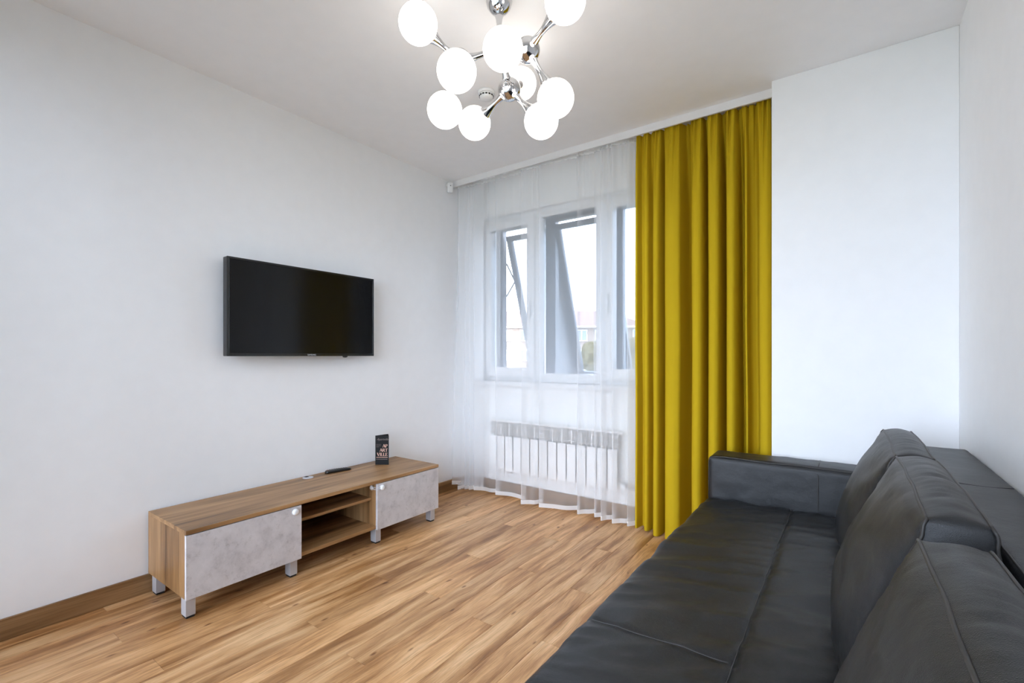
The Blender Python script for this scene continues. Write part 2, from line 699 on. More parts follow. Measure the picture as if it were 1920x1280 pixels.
def sash(x0, x1, g0, g1, hx):
    ys0, ys1 = 3.268, 3.284
    s = boxes('sash', [((x0, ys0, .990), (g0, ys1, 2.345)), ((g1, ys0, .990), (x1, ys1, 2.345)),
                       ((g0, ys0, .990), (g1, ys1, 1.072)), ((g0, ys0, 2.272), (g1, ys1, 2.345)),
                       ((x0 + .03, ys1, 1.01), (g0, 3.34, 2.33)), ((g1, ys1, 1.01), (x1 - .03, 3.34, 2.33)),
                       ((g0, ys1, 1.01), (g1, 3.34, 1.072)), ((g0, ys1, 2.272), (g1, 3.34, 2.33))], M['pvc'], win, .0015)
    box('pane', (g0 - .005, 3.308, 1.068), (g1 + .005, 3.314, 2.276), M['glass'], s)
    boxes('handle', [((hx - .014, 3.258, 1.58), (hx + .014, 3.268, 1.65)), ((hx - .009, 3.243, 1.49), (hx + .009, 3.255, 1.635)),
                     ((hx - .008, 3.25, 1.60), (hx + .008, 3.262, 1.63))], M['white_plastic'], s, .003)


sash(SL[0], SL[1], .265, .640, .677)
sash(SR[0], SR[1], 1.410, 1.785, 1.372)
box('sill', (.10, 3.215, .907), (1.95, 3.285, .954), M['pvc'], win, .008)

# outer facade glazing with top-hung sashes pushed open
fac = thing('facade_glazing', 'grey aluminium outer glazing with tilted open panes outside the window', 'glazing', (1.02, 3.50, .9))
FY0, FY1 = 3.47, 3.53
boxes('frame', [((.09, FY0, .80), (.24, FY1, 2.46)), ((.645, FY0, .86), (.80, FY1, 2.325)), ((1.296, FY0, .86), (1.405, FY1, 2.325)),
                ((1.83, FY0, .80), (1.98, FY1, 2.46)), ((.24, FY0, 2.325), (1.83, FY1, 2.46)), ((.24, FY0, .80), (1.83, FY1, .86))], M['grey_alu'], fac, .002)


def tilted(x0, x1, ang, top=2.272, length=1.37):
    R = Matrix.Translation((0, 3.50, top)) @ Matrix.Rotation(math.radians(ang), 4, 'X')
    w = .05
    bm = bmesh.new()
    for lo, hi in [((x0, -.02, -length), (x0 + w, .02, 0)), ((x1 - w, -.02, -length), (x1, .02, 0)),
                   ((x0 + w, -.02, -.05), (x1 - w, .02, 0)), ((x0 + w, -.02, -length), (x1 - w, .02, -length + .05))]:
        add_box(bm, lo, hi, .002)
    bm.transform(R)
    s = from_bm(bm, 'tilted_sash', M['grey_alu'], fac)
    bm = bmesh.new()
    add_box(bm, (x0 + w - .004, -.004, -length + .046), (x1 - w + .004, .004, -.046))
    bm.transform(R)
    from_bm(bm, 'pane', M['tint_glass'], s)
    return R, s


Rl, sl = tilted(.265, .635, 18.5)
Rm, sm = tilted(.775, 1.30, 19.0, 2.30, 1.40)
box('pane', (1.40, 3.497, .855), (1.835, 3.503, 2.33), M['tint_glass'], fac)
for xx in (.262,):
    pa = Rl @ Vector((xx, 0, -.16))
    pb = Rl @ Vector((xx, 0, -.42))
    mid = Vector((xx, 3.515, 1.86))
    tube('stay_arm', [Vector((xx, 3.50, 2.02)), pb], .007, M['grey_alu'], sl)
    tube('stay_arm', [Vector((xx, 3.50, 1.72)), pb], .007, M['grey_alu'], sl)
# grey side cheek that closes the wedge beside the middle pane
bm = bmesh.new()
pts = [Vector((0, 3.535, 2.30)), Rm @ Vector((0, 0, -1.40)), Vector((0, 3.535, .90))]
ring = [[bm.verts.new((xx, p.y, p.z)) for p in pts] for xx in (.758, .770)]
bm.faces.new(ring[0])
bm.faces.new(ring[1][::-1])
for k in range(3):
    bm.faces.new((ring[0][k], ring[0][(k + 1) % 3], ring[1][(k + 1) % 3], ring[1][k]))
from_bm(bm, 'side_cheek', M['grey_alu'], fac)

# ------------------------------------------------------------------ radiator
rad = thing('radiator', 'white sectional radiator under the window behind the sheer curtain', 'radiator', (.92, 3.2, .21))
NS = 14
rx0, rx1 = .330, 1.500
pw = (rx1 - rx0) / NS
sec0 = None
for i in range(NS):
    a = rx0 + i * pw
    if sec0 is None:
        bm = bmesh.new()
        add_box(bm, (a + .0055, 3.150, .21), (a + pw - .0055, 3.157, .50), .0025)
        add_box(bm, (a + pw / 2 - .004, 3.157, .21), (a + pw / 2 + .004, 3.222, .60), .001)
        sec0 = from_bm(bm, 'section', M['rad'], rad)
        bm = bmesh.new()
        add_box(bm, (a + .001, 3.160, .612), (a + pw - .006, 3.215, .630), .008)
        add_box(bm, (a + pw - .010, 3.168, .606), (a + pw - .001, 3.207, .622), .003)
        cap0 = from_bm(bm, 'top_cap', M['rad'], sec0)
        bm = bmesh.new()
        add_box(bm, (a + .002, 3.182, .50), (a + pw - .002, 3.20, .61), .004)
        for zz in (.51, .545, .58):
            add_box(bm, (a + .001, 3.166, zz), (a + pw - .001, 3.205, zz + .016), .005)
        fin0 = from_bm(bm, 'fins', M['rad_fin_shade'], sec0)
    else:
        c = sec0.copy()
        COL.objects.link(c)
        c.parent = rad
        c.matrix_parent_inverse = sec0.matrix_parent_inverse.copy()
        c.location.x += pw * i
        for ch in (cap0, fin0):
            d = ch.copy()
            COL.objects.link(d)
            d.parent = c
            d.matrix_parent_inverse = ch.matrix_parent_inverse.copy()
lathe('collector', (rx0, 3.192, .245), (rx1 + .012, 3.192, .245), [(0, .016), (1, .016)], M['rad'], rad)
tube('pipe', [(rx1 + .01, 3.192, .245), (1.56, 3.192, .245), (1.60, 3.20, .245), (1.615, 3.252, .245)], .009, M['rad'], rad)
lathe('valve', (1.525, 3.192, .245), (1.56, 3.192, .245), [(0, .016), (.2, .018), (.8, .018), (1, .014)], M['chrome'], rad)
lathe('valve_knob', (1.545, 3.192, .245), (1.545, 3.125, .245), [(0, .012), (.3, .014), (.4, .02), (.95, .021), (1, .017)], M['white_plastic'], rad)
lathe('air_vent', (rx1, 3.188, .615), (rx1 + .03, 3.188, .615), [(0, .013), (.6, .013), (1, .006)], M['white_plastic'], rad)

# ------------------------------------------------------------------ curtains
RAIL_Z = 2.662
rail = struct(box('trim_2', (.03, 3.052, 2.672), (2.47, 3.112, RZ), M['white_plastic'], bevel=.002), 'white ceiling curtain track behind the fascia')


def curtain_rows(bot, top, per, nz, ztop, gather, zb_default, quick=0.0):
    B = catmull(bot, per)
    T = catmull(top, per)
    rows = []
    for i in range(nz + 1):
        f = i / nz
        f2 = f ** 1.15
        rowp = []
        g = max(0, 1 - (f / .22)) ** 1.6 if f < .22 else 0
        w = min(1, .35 + f * 1.1) if f < .6 else 1
        for j, (b, t) in enumerate(zip(B, T)):
            k = f2 * f2 * (3 - 2 * f2) * .45 + f2 * .55
            k = k * (1 - quick) + quick * (1 - (1 - f) ** 7)
            X = t[0] + (b[0] - t[0]) * k
            Y = t[1] + (b[1] - t[1]) * k
            Z = ztop + (b[2] - ztop) * f
            Y += gather * g * (math.sin(X * 170 + 2 * math.sin(X * 31)) + .5 * math.sin(X * 330))
            nn = noise.noise(Vector((X * 6, Z * .9, 3.1)))
            Y += .010 * nn * math.sin(math.pi * min(1, f * 1.2)) if f < .83 else .010 * nn * math.sin(math.pi * min(1, f * 1.2))
            X += .006 * noise.noise(Vector((X * 5, Z * 1.3, 9.7))) * math.sin(math.pi * f)
            rowp.append((X, Y, Z))
        rows.append(rowp)
    return rows


def topped(bot, ym, ky, y0):
    out = []
    for X, Y, Z in bot:
        Yt = ym + ky * (Y - y0)
        out.append((X, Yt, 0))
    return out


zs = .028
FOLDS = [(.113, 3.004, .10), (.152, 3.040, .075), (.192, 3.050, .075), (.235, 3.068, .085), (.470, 3.070, .03), (.776, 2.990, .034), (.930, 3.012, .026),
         (1.237, 3.038, .022), (1.365, 3.055, .018), (1.432, 3.015, .045), (1.517, 3.012, .035), (1.622, 3.022, .060)]
SB = [(.107, 2.930, .085)]
for k_, (xf, yf, w_) in enumerate(FOLDS):
    # the cloth runs back to (xb, yb), turns and comes forward again to the fold's front edge
    yb = min(yf + .10, 3.14)
    xb = xf - .66 * (yb - yf) + .12 * xf * (yb - yf) + w_
    zf = .055 if k_ == 0 else zs
    SB += [(xb - .006, yb - .012, zf), (xb, yb, zf), (xb - .004, yb + .004, zs), (xf + .004, yf + .010, zs), (xf, yf, zs), (xf + .008, yf - .003, zs)]
    if k_ < len(FOLDS) - 1:
        xn, yn, wn = FOLDS[k_ + 1]
        xe = xn - .60 * .09 + wn
        if xe - xf > .06:
            SB += [(xf + (xe - xf) * .40, yf + .035, zs), (xf + (xe - xf) * .72, yf + .055 if yf < 3.06 else yf + .03, zs)]
SB += [(1.668, 3.075, zs), (1.70, 3.125, zs), (1.735, 3.145, zs), (1.79, 3.155, zs)]
ST = []
for X, Y, Z in SB:
    Yt = 3.086 + .38 * (Y - 3.075)
    if X > 1.66:
        Yt = 3.112
    ST.append((max(.035, X + (Yt - Y) * (-.86 + .2 * X)), Yt, 0))
ST[0] = (.05, 3.07, 0)
rows = curtain_rows(SB, ST, 5, 44, RAIL_Z, .005, zs)
sheer = link('sheer_curtain', grid_mesh('sheer_curtain', rows), M['sheer'], None, True)
tag(sheer, 'translucent white voile curtain with loose folds in front of the window', 'curtain')
# hem: doubled band along the bottom edge
hr = []
last = rows[-1]
for dz in (.030, .020, .010, .0, -.002):
    hr.append([(p[0] - .0005, p[1] - .0016, p[2] + dz) for p in last])
link('hem', grid_mesh('hem', hr), M['sheer_hem'], sheer, True)
hd = [[(p[0], p[1] - .002, p[2]) for p in rows[0]], [(p[0], p[1] - .002, p[2] - .028) for p in rows[0]]]
link('header_tape', grid_mesh('header_tape', hd), M['sheer_hem'], sheer, True)

zy = .022
YB = []
# ridge: (left, right, front), separated by narrow deep valleys
RIDGES = [(1.672, 1.700, 3.012), (1.728, 1.770, 3.020), (1.800, 1.846, 2.985), (1.880, 1.976, 2.975), (2.046, 2.108, 2.970), (2.142, 2.206, 2.968), (2.246, 2.300, 2.968),
          (2.338, 2.362, 3.035), (2.418, 2.483, 2.985)]
VAL = [3.092, 3.12, 3.17, 3.20, 3.19, 3.19, 3.17, 3.13]
for k_, (a_, b_, yf) in enumerate(RIDGES):
    m_ = (a_ + b_) / 2
    if k_:
        YB += [(a_ - .004, yf + .075), (a_ + .004, yf + .022)]
    YB += [(a_ + (b_ - a_) * .28, yf + .003), (m_, yf), (a_ + (b_ - a_) * .72, yf + .003), (b_ - .004, yf + .022)]
    if k_ < len(VAL):
        n_ = RIDGES[k_ + 1][0]
        YB += [(b_ + .003, yf + .075), (b_ + (n_ - b_) * .32, VAL[k_]), (b_ + (n_ - b_) * .68, VAL[k_])]
YB.append((2.485, 3.03))
YB = [(a, b, zy + .012 * math.sin(a * 9)) for a, b in YB]
YT = [(1.655 + (a - 1.672) * 1.0, 3.082 + .22 * (b - 3.07), 0) for a, b, c in YB]
rows = curtain_rows(YB, YT, 6, 70, RAIL_Z - .004, .012, zy, .75)
# scalloped left selvedge drifts a little along its height
cur = link('curtain', grid_mesh('mustard_curtain', rows), M['mustard'], None, True)
tag(cur, 'mustard yellow curtain hanging in deep folds beside the white wall projection', 'curtain')
last = rows[-1]
hr = [[(p[0], p[1] - .0015, p[2] + dz) for p in last] for dz in (.06, .04, .02, 0)]
link('hem', grid_mesh('hem', hr), M['mustard'], cur, True)
hook_src = None
for k in range(8):
    hx = 1.70 + k * .105
    if hook_src is None:
        hook_src = tube('hook', [(hx, 3.066, 2.648), (hx, 3.056, 2.655), (hx, 3.058, 2.668), (hx, 3.072, 2.674)], .002, M['white_plastic'], cur, 6)
    else:
        c = hook_src.copy()
        COL.objects.link(c)
        c.location.x += k * .105

# ------------------------------------------------------------------ television
tv = thing('television', 'black flat-screen television mounted on the white wall', 'television', (.045, 1.655, 1.17))
TY0, TY1, TZ0, TZ1 = 1.169, 2.139, 1.170, 1.716
box('housing', (.040, TY0, TZ0), (.084, TY1, TZ1), M['tv_frame'], tv, .004)
boxes('bezel', [((.083, TY0, TZ0), (.091, TY0 + .012, TZ1)), ((.083, TY1 - .012, TZ0), (.091, TY1, TZ1)),
                ((.083, TY0 + .012, TZ1 - .012), (.091, TY1 - .012, TZ1)), ((.083, TY0 + .012, TZ0), (.091, TY1 - .012, TZ0 + .017))], M['tv_frame'], tv, .0015)
box('screen', (.083, TY0 + .011, TZ0 + .016), (.0865, TY1 - .011, TZ1 - .011), M['screen'], tv)
box('wall_mount', (0, 1.45, 1.30), (.041, 1.86, 1.60), M['black'], tv, .003)
lathe('sensor', (.06, 1.925, 1.172), (.06, 1.925, 1.160), [(0, .018), (.6, .016), (1, .009)], M['black'], tv)


def text_mesh(s, size, mat, parent, origin, xdir, ydir, name, shear=0, extrude=.0002, align='CENTER'):
    cu = bpy.data.curves.new(name, 'FONT')
    cu.body = s
    cu.size = size
    cu.align_x = align
    cu.shear = shear
    cu.extrude = extrude
    tmp = bpy.data.objects.new(name, cu)
    COL.objects.link(tmp)
    dg = bpy.context.evaluated_depsgraph_get()
    me = bpy.data.meshes.new_from_object(tmp.evaluated_get(dg))
    bpy.data.objects.remove(tmp)
    xd, yd = Vector(xdir).normalized(), Vector(ydir).normalized()
    zd = xd.cross(yd)
    mt = Matrix((xd, yd, zd)).transposed().to_4x4()
    mt.translation = Vector(origin)
    me.transform(mt)
    me.materials.clear()
    return link(name, me, mat, parent)


text_mesh('SAMSUNG', .0125, M['logo'], tv, (.0913, 1.664, 1.174), (0, 1, 0), (0, 0, 1), 'logo')

# ------------------------------------------------------------------ TV cabinet
cab = thing('tv_cabinet', 'low oak television cabinet with two grey concrete-look doors', 'cabinet', (.24, 1.61, 0))
CY0, CY1, CT = .838, 2.398, .403
XB, XF = .016, .456
box('top', (XB, CY0, .384), (XF + .018, CY1, CT), M['oak_y'], cab, .001)
box('side_panel', (XB, CY0, .098), (XF, CY0 + .018, .384), M['oak_z'], cab, .0006)
box('side_panel', (XB, CY1 - .018, .098), (XF, CY1, .384), M['oak_z'], cab, .0006)
box('bottom_panel', (XB, CY0 + .018, .100), (XF, CY1 - .018, .120), M['oak_y'], cab, .0006)
box('divider', (XB, 1.352, .120), (XF, 1.370, .384), M['oak_z'], cab, .0006)
box('divider', (XB, 1.866, .120), (XF, 1.884, .384), M['oak_z'], cab, .0006)
box('shelf', (XB + .004, 1.370, .272), (.415, 1.866, .288), M['oak_y'], cab, .0006)
box('back_panel', (XB, CY0 + .018, .120), (XB + .004, CY1 - .018, .384), M['backpanel'], cab)


def door(y0, y1, ky, strap):
    d = box('door', (XF + .001, y0, .096), (XF + .017, y1, .380), M['concrete'], cab, .0008)
    # child-safety latch: knob on the door, clear strap, knob on the divider
    lathe('latch_knob', (XF + .017, ky, .353), (XF + .032, ky, .353), [(0, .017), (.5, .0165), (.85, .014), (1, .008)], M['white_plastic'], d)
    tgt = strap
    for dz in (-.006, .006):
        tube('latch_strap', [(XF + .022, ky, .353 + dz), ((XF + .02 + tgt[0]) / 2 + .022, (ky + tgt[1]) / 2, .352 + dz - .004), (tgt[0], tgt[1], .353 + dz)], .0028, M['clear_plastic'], d)
    lathe('latch_anchor', (tgt[0] - .002, tgt[1] + tgt[2] * .012, .353), (tgt[0] - .002, tgt[1], .353), [(0, .015), (.6, .015), (1, .011)], M['white_plastic'], d)
    return d


door(CY0 + .001, 1.374, 1.338, (.42, 1.382, -1))
door(1.868, CY1 - .001, 1.902, (.43, 1.853, 1))


def leg(xc, yc):
    l = box('leg', (xc - .025, yc - .02, .010), (xc + .025, yc + .02, .100), M['alu'], cab, .0015)
    box('foot_pad', (xc - .022, yc - .017, 0), (xc + .022, yc + .017, .011), M['rubber'], l, .001)


for xc in (.06, .417):
    for yc in (.868, 1.348, 1.898, 2.372):
        leg(xc, yc)
# cable grommet in the top
bm = bmesh.new()
add_lathe(bm, (.062, 1.655, CT), (.062, 1.655, CT + .003), [(0, .032), (.8, .032), (1, .029)], 32)
gro = from_bm(bm, 'cable_grommet', M['grom'], cab, False)
box('cable_slot', (.030, 1.645, CT + .0005), (.058, 1.668, CT + .0036), M['dark'], gro, .001)

# ------------------------------------------------------------------ remote control
rem = thing('remote_control', 'black television remote control lying on the oak cabinet top', 'remote', (.085, 1.86, CT))
ang = math.radians(-10)
RM = Matrix.Translation((.075, 1.862, CT)) @ Matrix.Rotation(ang, 4, 'Z')
bm = bmesh.new()
ns = 20
secs = []
for i in range(ns + 1):
    t = i / ns
    yy = (t - .5) * .175
    e = max(0, abs(t - .5) * 2 - .80) / .20
    wv = .0225 * math.sqrt(max(.04, 1 - e * e * .96))
    hh = (.016 + .003 * math.cos((t - .3) * 3)) * math.sqrt(max(.25, 1 - e * e * .7))
    pr = []
    for k in range(16):
        a = 2 * math.pi * k / 16
        cx, cz = math.cos(a), math.sin(a)
        sx = math.copysign(abs(cx) ** .55, cx) * wv
        sz = math.copysign(abs(cz) ** .55, cz) * hh / 2 + hh / 2
        pr.append(bm.verts.new((sx, yy, sz)))
    secs.append(pr)
for a, b in zip(secs, secs[1:]):
    for k in range(16):
        bm.faces.new((a[k], a[(k + 1) % 16], b[(k + 1) % 16], b[k]))
bm.faces.new(secs[0])
bm.faces.new(secs[-1][::-1])
bm.transform(RM)
from_bm(bm, 'body', M['black'], rem, True)
for r_ in range(9):
    for c_ in range(3):
        bm = bmesh.new()
        t_ = .5 + (-.068 + r_ * .0155) / .175
        hz = .016 + .003 * math.cos((t_ - .3) * 3)
        add_box(bm, (-.014 + c_ * .010, -.072 + r_ * .0155, hz - .003), (-.007 + c_ * .010, -.064 + r_ * .0155, hz + .0004), .0006)
        bm.transform(RM)
        from_bm(bm, 'button', M['red_key'] if (r_ == 0 and c_ == 1) else M['key'], rem)

# ------------------------------------------------------------------ folded card prism
card = thing('card_prism', 'black folded card prism with pale lettering standing on the oak cabinet', 'card', (.14, 2.17, CT))
PA = Vector((.118, 2.130, 0))
PB = Vector((.196, 2.185, 0))
fd = (PB - PA).normalized()
nrm = Vector((fd.y, -fd.x, 0))
PC = (PA + PB) / 2 - nrm * .07 + fd * .025
Hc = .205
for a, b, nm in ((PA, PB, 'front_panel'), (PB, PC, 'side_panel'), (PC, PA, 'side_panel')):
    d = (b - a).normalized()
    nn = Vector((d.y, -d.x, 0)) * .0012
    bm = bmesh.new()
    q = []
    for base in (a, b, b - nn, a - nn):
        q.append((bm.verts.new(base + Vector((0, 0, CT))), bm.verts.new(base + Vector((0, 0, CT + Hc)))))
    for k in range(4):
        bm.faces.new((q[k][0], q[(k + 1) % 4][0], q[(k + 1) % 4][1], q[k][1]))
    bm.faces.new([v[1] for v in q])
    bm.faces.new([v[0] for v in q][::-1])
    p_ = from_bm(bm, nm, M['paper_black'], card)
    if nm == 'front_panel':
        front = p_
CW = (PB - PA).length


def on_card(u, v, lift=.0004):
    return PA + fd * u + Vector((0, 0, CT + v)) + nrm * lift


# serif capitals drawn from straight strokes: (x0,y0,x1,y1,width) in a 1-unit cap height
SER = .05
GL = {
    'A': (.78, [(.02, 0, .36, 1, .07), (.70, 0, .38, 1, .17), (.14, .33, .60, .33, .06), (-.04, .025, .20, .025, .05), (.54, .025, .88, .025, .05)]),
    'P': (.70, [(.16, 0, .16, 1, .16), (.02, .025, .34, .025, .05), (.02, .975, .44, .975, .05), (.44, .975, .58, .86, .10), (.58, .88, .58, .62, .15), (.58, .62, .42, .49, .09), (.2, .48, .44, .48, .05)]),
    'R': (.80, [(.16, 0, .16, 1, .16), (.02, .025, .34, .025, .05), (.02, .975, .44, .975, .05), (.44, .975, .58, .86, .10), (.58, .88, .58, .64, .15), (.58, .64, .42, .52, .09), (.2, .51, .44, .51, .05), (.40, .5, .68, .02, .16), (.62, .025, .84, .025, .05)]),
    'T': (.74, [(.37, 0, .37, 1, .16), (.20, .025, .54, .025, .05), (.03, .965, .71, .965, .07), (.045, .8, .045, .98, .05), (.695, .8, .695, .98, .05)]),
    'V': (.76, [(.06, 1, .38, 0, .17), (.70, 1, .40, 0, .07), (-.06, .975, .26, .975, .05), (.56, .975, .84, .975, .05)]),
    'I': (.38, [(.18, 0, .18, 1, .16), (.03, .025, .33, .025, .05), (.03, .975, .33, .975, .05)]),
    'L': (.64, [(.16, 0, .16, 1, .16), (.02, .975, .32, .975, .05), (.02, .03, .60, .03, .06), (.59, .03, .59, .26, .05)]),
    'E': (.68, [(.16, 0, .16, 1, .16), (.02, .97, .60, .97, .06), (.02, .03, .62, .03, .06), (.2, .51, .44, .51, .06), (.43, .4, .43, .62, .045), (.585, .76, .585, .98, .05), (.61, .03, .61, .26, .05)]),
}


def word(s, right_u, v0, h, mat, name):
    tw = sum(GL[c][0] for c in s) * h * 1.12
    u = right_u - tw
    bm = bmesh.new()
    for c in s:
        adv, strokes = GL[c]
        for x0, y0, x1, y1, w in strokes:
            a, b = Vector((x0, y0)), Vector((x1, y1))
            d = (b - a).normalized()
            n_ = Vector((-d.y, d.x)) * w / 2
            vs = []
            for q in (a + n_, a - n_, b - n_, b + n_):
                vs.append(bm.verts.new(on_card(u + q.x * h * 1.12, v0 + q.y * h, .0005)))
            bm.faces.new(vs)
        u += adv * h * 1.12
    return from_bm(bm, name, mat, front)


word('AP', CW - .008, .122, .0215, M['print_pink'], 'lettering')
word('ART', CW - .008, .092, .0215, M['print_pink'], 'lettering')
word('VILLE', CW - .008, .062, .0215, M['print_pink'], 'lettering')


def strip(u0, u1, v0, v1, mat, name):
    bm = bmesh.new()
    bm.faces.new([bm.verts.new(on_card(*q, .0005)) for q in ((u0, v0), (u1, v0), (u1, v1), (u0, v1))])
    return from_bm(bm, name, mat, front)


strip(.007, CW - .008, .051, .054, M['print_pink'], 'rule_line')
for k in range(13):
    strip(.007 + k * .0062, .0105 + k * .0062, .036, .042, M['print_grey'], 'small_print')
for k, l in enumerate((.034, .033, .02)):
    strip(.006, .006 + l, .142 - k * .009, .1435 - k * .009, M['print_grey'], 'small_print')
text_mesh('Apartville', .021, M['print_grey'], front, on_card(CW / 2 + .004, .172, .0005), tuple(fd), (0, 0, 1), 'script_logo', shear=.4)

# ------------------------------------------------------------------ chandelier
ch = thing('chandelier', 'chrome molecule-style chandelier with nine lit white globes', 'chandelier', (1.632, 1.583, RZ))
NODE = {'hub': Vector((1.637, 1.577, 2.466)), 'right': Vector((1.776, 1.585, 2.413)), 'low': Vector((1.613, 1.683, 2.352)), 'left': Vector((1.502, 1.48, 2.414))}
GR, BR = .075, .050


def sphere_prof(c, r, n=18):
    return [((1 - math.cos(math.pi * i / n)) / 2, r * math.sin(math.pi * i / n)) for i in range(n + 1)]


def ball(name, c, r, mat, parent, sq=1.0):
    return lathe(name, c - Vector((0, 0, r * sq)), c + Vector((0, 0, r * sq)), sphere_prof(c, r), mat, parent, 36)


def neck(a, b, ra, rb, ea, eb, parent):
    """hourglass neck between the surfaces of two balls"""
    d = (b - a).normalized()
    p0 = a + d * (ra * .86)
    p1 = b - d * (rb * .90)
    pr = []
    for i in range(17):
        t = i / 16
        w = .0115
        r0 = w + (ea - w) * max(0, 1 - t / .38) ** 1.8
        r1 = w + (eb - w) * max(0, (t - .35) / .65) ** 1.9
        pr.append((t, max(r0, r1)))
    return lathe('arm', p0, p1, pr, M['chrome'], parent, 24)


cano = Vector((1.632, 1.583, RZ))
lathe('canopy', cano - Vector((0, 0, .0)), cano - Vector((0, 0, .075)), [(0, .055), (.25, .056), (.55, .050), (.8, .036), (.95, .020), (1, .012)], M['chrome'], ch, 36)
lathe('stem', cano - Vector((0, 0, .07)), NODE['hub'] + Vector((0, 0, BR * .8)), [(0, .022), (.2, .014), (.45, .0105), (.7, .0105), (.9, .016), (1, .024)], M['chrome'], ch)
for k in NODE:
    ball('node_ball', NODE[k], BR, M['chrome'], ch)
for k in ('right', 'low', 'left'):
    neck(NODE['hub'], NODE[k], BR, BR, .020, .020, ch)
GLO = [('left', (1.468, 1.276, 2.470)), ('left', (1.626, 1.325, 2.252)), ('hub', (1.789, 1.400, 2.313)), ('left', (1.415, 1.480, 2.234)),
       ('low', (1.410, 1.685, 2.262)), ('low', (1.532, 1.891, 2.502)), ('right', (1.864, 1.658, 2.220)), ('low', (1.737, 1.751, 2.203)), ('right', (1.994, 1.506, 2.468))]
for nd, g in GLO:
    g = Vector(g)
    arm = neck(NODE[nd], g, BR, GR, .018, .030, ch)
    gb = ball('globe', g, GR, M['globe'], ch)

# smoke detector
sd = thing('smoke_detector', 'small round white smoke detector on the ceiling behind the chandelier', 'smoke detector', (1.141, 2.108, RZ))
c0 = Vector((1.141, 2.108, RZ))
lathe('base', c0, c0 - Vector((0, 0, .016)), [(0, .050), (.8, .050), (1, .046)], M['white_plastic'], sd, 36)
lathe('body', c0 - Vector((0, 0, .015)), c0 - Vector((0, 0, .048)), [(0, .040), (.3, .041), (.75, .036), (.93, .026), (1, .014)], M['white_plastic'], sd, 36)
vent = None
for k in range(14):
    a = 2 * math.pi * k / 14
    p = c0 + Vector((math.cos(a) * .0395, math.sin(a) * .0395, -.0275))
    R = Matrix.Translation(p) @ Matrix.Rotation(a, 4, 'Z')
    bm = bmesh.new()
    add_box(bm, (-.002, -.006, -.0035), (.002, .006, .0035))
    bm.transform(R)
    from_bm(bm, 'vent_slot', M['dark'], sd)

# motion sensor in the corner
ms = thing('motion_sensor', 'small white motion sensor in the upper corner beside the curtain fascia', 'sensor', (.0, 2.985, 2.62))
lathe('bracket', (0, 2.975, 2.655), (.022, 2.985, 2.645), [(0, .016), (.7, .012), (1, .008)], M['white_plastic'], ms, 16)
bm = bmesh.new()
add_box(bm, (-.022, -.024, -.042), (.022, .024, .042), .010, 4)
bm.transform(Matrix.Translation((.045, 2.975, 2.618)) @ Matrix.Rotation(math.radians(-40), 4, 'Z') @ Matrix.Rotation(math.radians(12), 4, 'Y'))
from_bm(bm, 'body', M['white_plastic'], ms, True)
bm = bmesh.new()
add_box(bm, (.0215, -.004, .012), (.0232, .004, .018))
bm.transform(Matrix.Translation((.045, 2.975, 2.618)) @ Matrix.Rotation(math.radians(-40), 4, 'Z') @ Matrix.Rotation(math.radians(12), 4, 'Y'))
from_bm(bm, 'lens', M['dark'], ms)

# ------------------------------------------------------------------ sofa
sofa = thing('sofa', 'long black leather sofa standing along the right wall', 'sofa', (2.72, 1.53, 0))
SY0, SY1 = .36, 2.70
SX0, SX1 = 2.205, 3.235
ZS = .410
# base box and feet
box('base', (SX0 + .02, SY0 + .005, .06), (SX1, SY1 - .005, .262), M['leather'], sofa, .012, 3)
for fx in (2.28, 3.14):
    for fy in (.42, 2.64):
        lathe('foot', (fx, fy, .062), (fx, fy, 0), [(0, .026), (1, .02)], M['black'], sofa, 16)


def wr(x, y):
    """leather wrinkles of the seat"""
    z = 0.0
    d = max(0.0, min(1.0, (y - .9) / .8))
    q = noise.noise(Vector((x * 2.2 + y * .9, y * 6.5 - x * 3.0, 1.3)))
    z += .011 * (1 - abs(q) * 2.4) * (.30 + .70 * d)
    q2 = noise.noise(Vector((x * 5 + y * 2, y * 15 - x * 6, 7.3)))
    z += .0038 * (1 - abs(q2) * 2)
    z += .004 * noise.noise(Vector((x * 3, y * 2, 2.2)))
    return z


def seat_mesh():
    prof = []
    r = .035
    x0, x1 = SX0, 3.10
    prof.append((x0 + .012, .262))
    prof.append((x0 + .003, .30))
    prof.append((x0, .335))
    for k in range(9):
        a = math.pi - (math.pi / 2) * k / 8
        prof.append((x0 + r + math.cos(a) * r, ZS - r + math.sin(a) * r))
    nx = 110
    for k in range(1, nx + 1):
        prof.append((x0 + r + (x1 - x0 - r) * k / nx, ZS))
    ny = 260
    rows_ = []
    for i in range(ny + 1):
        y = SY0 + (SY1 - SY0) * i / ny
        e = min(i, ny - i) / ny * (SY1 - SY0)
        rr = []
        for (x_, z_) in prof:
            top = max(0, (z_ - .33) / (ZS - .33))
            zz = z_
            w = top * min(1, e / .05)
            zz += w * wr(x_, y)
            # slight crown, seam grooves
            cxn = (x_ - x0) / (x1 - x0)
            zz += top * .010 * math.sin(math.pi * min(1, cxn * 1.3)) * math.sin(math.pi * i / ny) ** .5
            zz -= top * .007 * math.exp(-((x_ - 2.612) / .009) ** 2)
            if x_ < 2.615:
                zz -= top * .006 * math.exp(-((y - 1.238) / .008) ** 2)
            if e < .03:
                zz -= top * (.03 - e) * .5
            xx = x_ + (.004 * noise.noise(Vector((y * 7, z_ * 9, 4))) if z_ < ZS - .001 else 0)
            rr.append((xx, y, zz))
        rows_.append(rr)
    return grid_mesh('seat', rows_)


